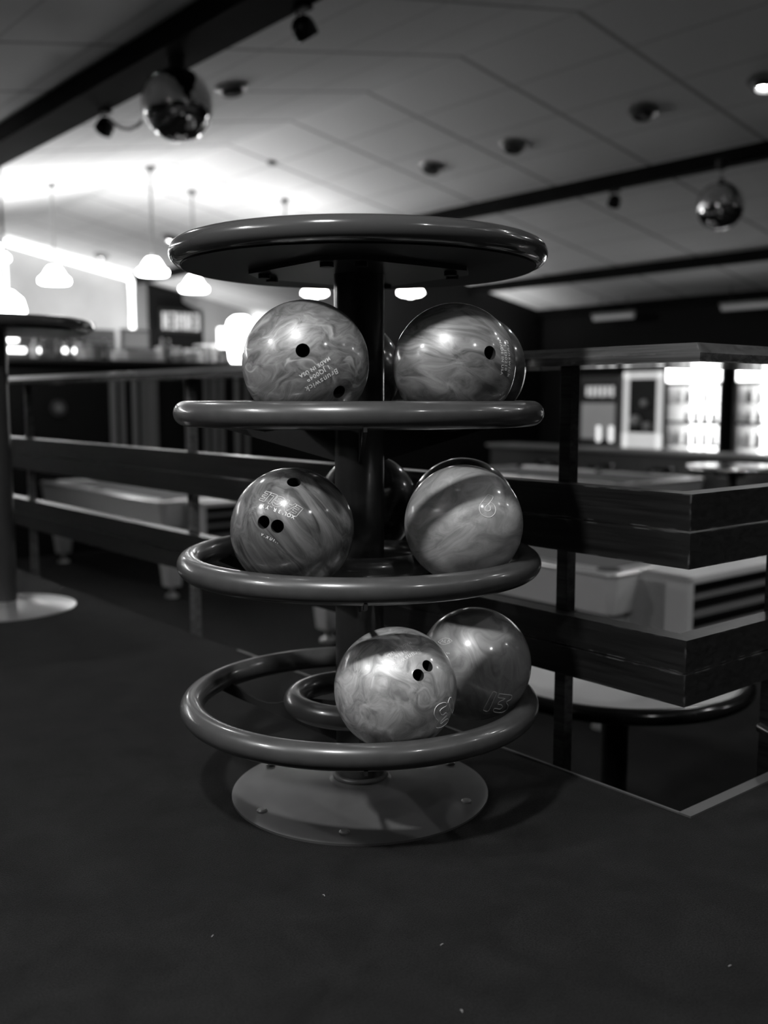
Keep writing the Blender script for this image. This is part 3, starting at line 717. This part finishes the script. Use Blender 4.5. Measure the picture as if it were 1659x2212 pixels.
# ================================================================ bar
bar = inroom(thing('bar_counter', 'long dark bar counter with slatted front across the far end of the room', 'bar counter'), 0, 9.0, 0)
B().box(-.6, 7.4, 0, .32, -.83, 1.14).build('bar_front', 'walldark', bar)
B().box(-.7, 7.45, -.08, .62, 1.14, 1.19, .01).build('bar_top', 'dark', bar)
for i, w in enumerate((2.93, 3.04, 3.18, 3.28, 3.36, 3.42, 3.82, 4.05, 4.15, 4.24, 4.45, 4.58)):
    B().box(w, w+(.055 if i % 3 else .065), -.035, 0, -.3, 1.0, .005).build('slat', 'grey' if i % 2 else 'wallgrey', bar)
dd = B().lathe([(0, .02), (.085, .02), (.085, 0)], 24, mat4=Matrix.Translation((2.37, -.001, .69)) @ Matrix.Rotation(pi/2, 4, 'X')).build('round_plaque', 'charcoal', bar, 30)
B().lathe([(0, .03), (.04, .03), (.04, 0)], 20, mat4=Matrix.Translation((2.37, -.001, .69)) @ Matrix.Rotation(pi/2, 4, 'X')).build('round_plaque_centre', 'grey', dd, 30)
ZB = 1.19
# back shelf behind the bar with lit tubes
bs = inroom(thing('back_bar_cabinet', 'dark back bar cabinet with short bright shelf tubes at far left', 'cabinet'), 0, 10.6, 0)
B().box(-.6, 3.75, .0, .5, 0, 1.62).build('cabinet_body', 'charcoal', bs)
for w0, w1, z in ((2.36, 2.63, 1.31), (2.70, 2.83, 1.315), (3.08, 3.29, 1.325), (2.40, 2.55, 1.43)):
    B().box(w0, w1, -.04, 0, z, z+.055, .01).build('shelf_tube', 'shelf_glow', bs)
B().box(3.0, 3.06, -.06, 0, 1.34, 1.60, .01).build('pale_edge', 'light', bs)
# things on the bar
def bottle_proto(mname, label, h=.26, r=.035):
    t = thing('bottle', label, 'bottle', group='bottles on the bar')
    B().lathe([(0, 0), (r, 0), (r, h*.6), (r*.35, h*.8), (r*.33, h*.97), (0, h*.97)], 16).build('bottle_body', mname, t, 40)
    B().lathe([(0, h), (r*.4, h), (r*.4, h*.93)], 12).build('cap', 'light', t, 40); return t
bp = None
rnd = random.Random(3)
for i, (w, mname) in enumerate([(2.2, 0), (2.3, 1), (2.42, 1), (2.8, 0), (2.93, 1), (3.62, 0), (3.7, 1), (4.2, 0), (4.9, 1), (5.0, 0)]):
    nm = ('bottle_pale', 'bottle')[mname]
    t = bottle_proto(nm, ('pale' if mname == 0 else 'dark') + ' glass bottle on the distant bar top, ' + ['farthest left', 'second from the left', 'just left of the beer tap', 'between beer tap and grey box', 'left of the cash register', 'right of the cash register', 'just left of the white bowl', 'right of the napkin holder', 'first right of the round lamp', 'farthest right by the round lamp'][i], .2+.06*rnd.random())
    inroom(t, w, 9.05+.15*rnd.random(), ZB)
def clutter(name, label, cat, w, u, z, build):
    t = inroom(thing(name, label, cat), w, u, z); build(t); return t
def reg(t):
    B().box(-.2, .2, -.15, .2, 0, .12, .01).build('drawer', 'light', t); B().box(-.17, .17, .0, .05, .12, .36, .01).build('screen', 'grey', t); B().box(-.14, .14, -.005, 0, .16, .33).build('display', 'lowglow', t)
clutter('cash_register', 'pale cash register on the bar right of the long glowing strip', 'cash register', 3.42, 9.35, ZB, reg)
def napk(t):
    B().box(-.10, .10, -.06, .06, 0, .13, .02).build('holder', 'light', t); B().box(-.08, .08, -.03, .03, .13, .16).build('napkins', 'white', t)
clutter('napkin_holder', 'pale napkin holder on the bar below the lit sign', 'napkin holder', 4.08, 9.3, ZB, napk)
def bowl_(t):
    B().lathe([(0, 0), (.05, 0), (.12, .08), (.115, .085), (.045, .01), (0, .01)], 28).build('bowl_shell', 'white', t, 40)
clutter('bowl', 'white round bowl on the bar, brightest thing below the lit sign', 'bowl', 3.8, 9.08, ZB, bowl_)
def tap(t):
    B().box(-.14, .14, -.05, .05, .18, .26, .02).build('tap_head', 'chrome', t); B().cyl((0, 0, 0), (0, 0, .2), .03).build('tap_column', 'chrome', t)
    for k in (-.08, 0, .08): B().cyl((k, -.06, .24), (k, -.06, .34), .012).build('tap_handle', 'dark', t)
clutter('beer_tap', 'chrome beer tap on the bar near the left picture edge', 'beer tap', 2.60, 9.2, ZB, tap)
def cup(t): B().lathe([(0, 0), (.03, 0), (.04, .11), (.037, .11), (.028, .005), (0, .005)], 20).build('cup_body', 'light', t, 40)
for w, wl in ((2.70, 'beside the beer tap'), (3.18, 'before the cash register'), (3.95, 'before the napkin holder'), (4.3, 'left of the glowing square box')):
    clutter('cup', 'pale cup standing on the distant bar top ' + wl, 'cup', w, 9.02, ZB, cup)['group'] = 'cups on the bar'
def boxy(a, c, h, m='grey'):
    def f(t):
        B().box(-a, a, -c, c, 0, h, .01).build('box_body', m, t); B().box(-a-.004, a+.004, -c-.004, c+.004, h, h+.02).build('lid', 'light', t)
    return f
clutter('storage_box', 'grey box with lid on the bar beside the vertical strip', 'box', 2.95, 9.42, ZB, boxy(.16, .1, .18))
clutter('storage_box', 'pale box with lid on the bar behind the white bowl', 'box', 3.86, 9.45, ZB, boxy(.12, .08, .16, 'light'))
clutter('storage_box', 'dark box with lid on the bar near the top left ball', 'box', 4.32, 9.42, ZB, boxy(.1, .08, .2, 'charcoal'))
# bright lamps on the bar near the ball
gl = inroom(thing('table_lamp', 'brightly glowing lamp with round shade beside the top left ball', 'lamp'), 4.68, 9.2, ZB)
B().lathe([(0, .02), (.09, .02), (.09, 0)], 24).build('base', 'light', gl, 30)
B().lathe([(0, .56), (.08, .55), (.14, .50), (.165, .42), (.165, .36), (.13, .06), (.11, .02), (0, .02)], 32).build('glass_shade', 'pendant', gl, 60)
lb_ = inroom(thing('light_box', 'small glowing square box sign left of the round lamp', 'light box'), 4.43, 9.15, ZB)
B().box(-.08, .08, -.03, .03, .17, .41, .02).build('lit_panel', 'strip', lb_); B().box(-.02, .02, -.02, .02, 0, .17).build('stand', 'dark', lb_)

# ================================================================ right wall: coolers, poster case, vending machine
def cooler(label, u0, u1, z1=1.27):
    """front faces -w; local x = depth, y = along the wall"""
    t = inroom(thing('drink_cooler', label, 'drink cooler', group='glowing drink coolers'), 10.3, u0, -.83)
    Wd = u1-u0; Hh = z1+.83
    b = B(); b.box(0, .68, 0, .04, 0, Hh); b.box(0, .68, Wd-.04, Wd, 0, Hh); b.box(.6, .68, 0, Wd, 0, Hh); b.box(0, .68, 0, Wd, 0, .12); b.box(0, .68, 0, Wd, Hh-.03, Hh)
    b.build('cabinet', 'charcoal', t)
    b = B(); b.box(.03, .58, .04, .046, .12, Hh-.28); b.box(.03, .58, Wd-.046, Wd-.04, .12, Hh-.28); b.build('inner_liner', 'white', t)
    B().box(-.01, .04, .03, Wd-.03, Hh-.26, Hh-.03, .01).build('lit_header', 'header_glow', t)
    B().box(.585, .6, .04, Wd-.04, .12, Hh-.28).build('backlight_panel', 'cooler_glow', t)
    for k in range(5):
        z = .4+.29*k
        if z < Hh-.35: B().box(.05, .58, .04, Wd-.04, z-.012, z).build('shelf', 'white', t)
    b = B(); b.box(-.02, .02, 0, .035, .12, Hh-.27); b.box(-.02, .02, Wd-.035, Wd, .12, Hh-.27); b.box(-.02, .02, 0, Wd, Hh-.31, Hh-.27); b.box(-.02, .02, 0, Wd, 1.28, 1.31)
    b.build('door_frame', 'dark', t)
    return t, Wd
for lb, u0, u1 in (('glowing glass door drink cooler, left one of the pair', 6.33, 7.23), ('glowing glass door drink cooler, right one cut by picture edge', 5.24, 6.16)):
    t, Wd = cooler(lb, u0, u1)
    for k in (1, 2, 3, 4):
        z = -.83 + .4 + .29*k
        if z > .9: continue
        nb = 6
        for j in range(nb):
            if rnd.random() < .2: continue
            h = .19+.05*rnd.random(); r = .038
            o = B().lathe([(0, 0), (r, 0), (r, h*.6), (r*.4, h*.8), (r*.4, h), (0, h)], 12).build('bottle', rnd.choice(['bottle_pale', 'white', 'light', 'white', 'bottle']), None, 40)
            inroom(o, 10.3+.2, u0+.1+j*(Wd-.2)/(nb-1), z)
            side = 'left' if u0 > 6.2 else 'right'
            tag(o, 'drink bottle, number %s from the left on the %s shelf of the %s glowing cooler' % (('six', 'five', 'four', 'three', 'two', 'one')[j], ('bottom', 'lower', 'upper', 'top')[k-1], side), 'bottle', 'bottles in the %s cooler' % side)
pc = inroom(thing('display_case', 'tall display case with pale lit frame beside the coolers', 'display case'), 10.55, 7.42, -.83)
B().box(0, .42, 0, .68, 0, 2.08).build('case_body', 'charcoal', pc)
b = B(); b.box(-.03, 0, 0, .1, .88, 2.0, .01); b.box(-.03, 0, .58, .68, .88, 2.0, .01); b.box(-.03, 0, 0, .68, 1.9, 2.0, .01); b.box(-.03, 0, 0, .68, .88, 1.12, .01); b.build('lit_frame', mat('pale_backlit_frame', .7, .5, emit=.45), pc)
B().box(-.012, 0, .1, .58, 1.12, 1.9).build('glass_front', 'glass', pc)
for y, z, r in ((.45, 1.3, .09), (.25, 1.22, .07), (.3, 1.55, .06)):
    B().lathe([(r*sin(pi*k/10), r*.9*cos(pi*k/10)) for k in range(11)], 16, (-.03, y, z)).build('exhibit', 'light', pc, 60)
vm = inroom(thing('vending_machine', 'dark vending machine with bright curved header sign and two pale lights', 'vending machine'), 10.4, 8.115, -.83)
B().box(0, .6, 0, .7, 0, 1.95, .02).build('machine_body', 'charcoal', vm)
B().box(-.03, 0, .01, .62, 1.60, 1.85, .03).build('header_sign', 'dark', vm)
for k in range(6): B().box(-.05, -.03, .03+k*.09, .085+k*.09, 1.64+.01*(k % 2), 1.80, .008).build('lit_character', 'sign_glow', vm)
B().box(-.015, 0, .03, .64, 1.02, 1.55).build('front_panel', 'lowglow', vm)
for y in (.04, .27): B().box(-.03, 0, y, y+.08, .98, 1.21, .02).build('indicator_light', mat('pale_indicator', .8, .4, emit=.9), vm)
# strip lights
def fluor(label, u0, u1, z, m='tube_off'):
    t = inroom(thing('strip_light', label, 'strip light', group='strip lights under the right beam'), 10.6, u0, z)
    B().box(-.03, .03, 0, u1-u0, .03, .07).build('housing', 'grey', t)
    B().cyl((0, .03, 0), (0, u1-u0-.03, 0), .035, seg=14).build('tube', m, t, 40)
    for y in (.15, u1-u0-.15): B().cyl((0, y, .06), (0, y, HZ(10.6)-z), .006, seg=6).build('hanger', 'dark', t)
fluor('faint strip light hanging left under the right wall beam', 7.98, 8.76, 1.985)
fluor('faint strip light hanging under the beam at the right picture edge', 5.2, 6.6, 1.99)
# service counter before the coolers
sc_ = inroom(thing('service_counter', 'low dark service counter in front of the glowing coolers', 'counter'), 9.3, 5.0, -.83)
B().box(0, .5, 0, 4.6, 0, .90).build('counter_body', 'charcoal', sc_); B().box(-.06, .56, -.05, 4.65, .90, .94, .008).build('counter_top', 'grey', sc_)
# bar table with rim and stools on the lower floor
bt = thing('bar_table', 'small dark round bar table with shiny rim before the coolers', 'table', (2.7, 7.7, -.83))
B().lathe([(0, 1.10), (.31, 1.10), (.335, 1.085), (.335, 1.06), (0, 1.05)], 48).build('table_top', 'darkgloss', bt, 30)
B().torus(.335, .02, (0, 0, 1.078), 64, 12).build('rim', 'chrome', bt, 60)
B().lathe([(.035, .02), (.035, 1.06)], 20).build('column', 'dark', bt, 30)
B().lathe([(0, .03), (.24, .01), (.24, 0), (0, 0)], 32).build('base_plate', 'dark', bt, 30)
def stool(label, w, u):
    t = inroom(thing('bar_stool', label, 'bar stool', group='round bar stools on the lower floor'), w, u, -.83)
    B().lathe([(0, .78), (.15, .78), (.175, .755), (.175, .72), (0, .70)], 32).build('seat', 'darkgloss', t, 40)
    B().lathe([(.176, .735), (.184, .74), (.184, .715), (.176, .71)], 32, close=True).build('seat_ring', 'chrome', t, 40)
    B().lathe([(.025, .02), (.025, .71)], 16).build('column', 'chrome', t, 30)
    B().torus(.14, .010, (0, 0, .28), 32, 8).build('footrest', 'chrome', t, 60)
    B().lathe([(0, .03), (.2, .01), (.2, 0), (0, 0)], 28).build('base_plate', 'dark', t, 30)
for w, u, lb in ((8.85, 5.3, 'round bar stool by the service counter, nearest right edge'), (8.8, 6.2, 'round bar stool by the service counter, below left cooler'),
                 (8.8, 7.1, 'round bar stool by the service counter, below the display case'), (8.8, 8.0, 'round bar stool by the service counter, below the vending machine')):
    stool(lb, w, u)
# small black shoe-like block at left post
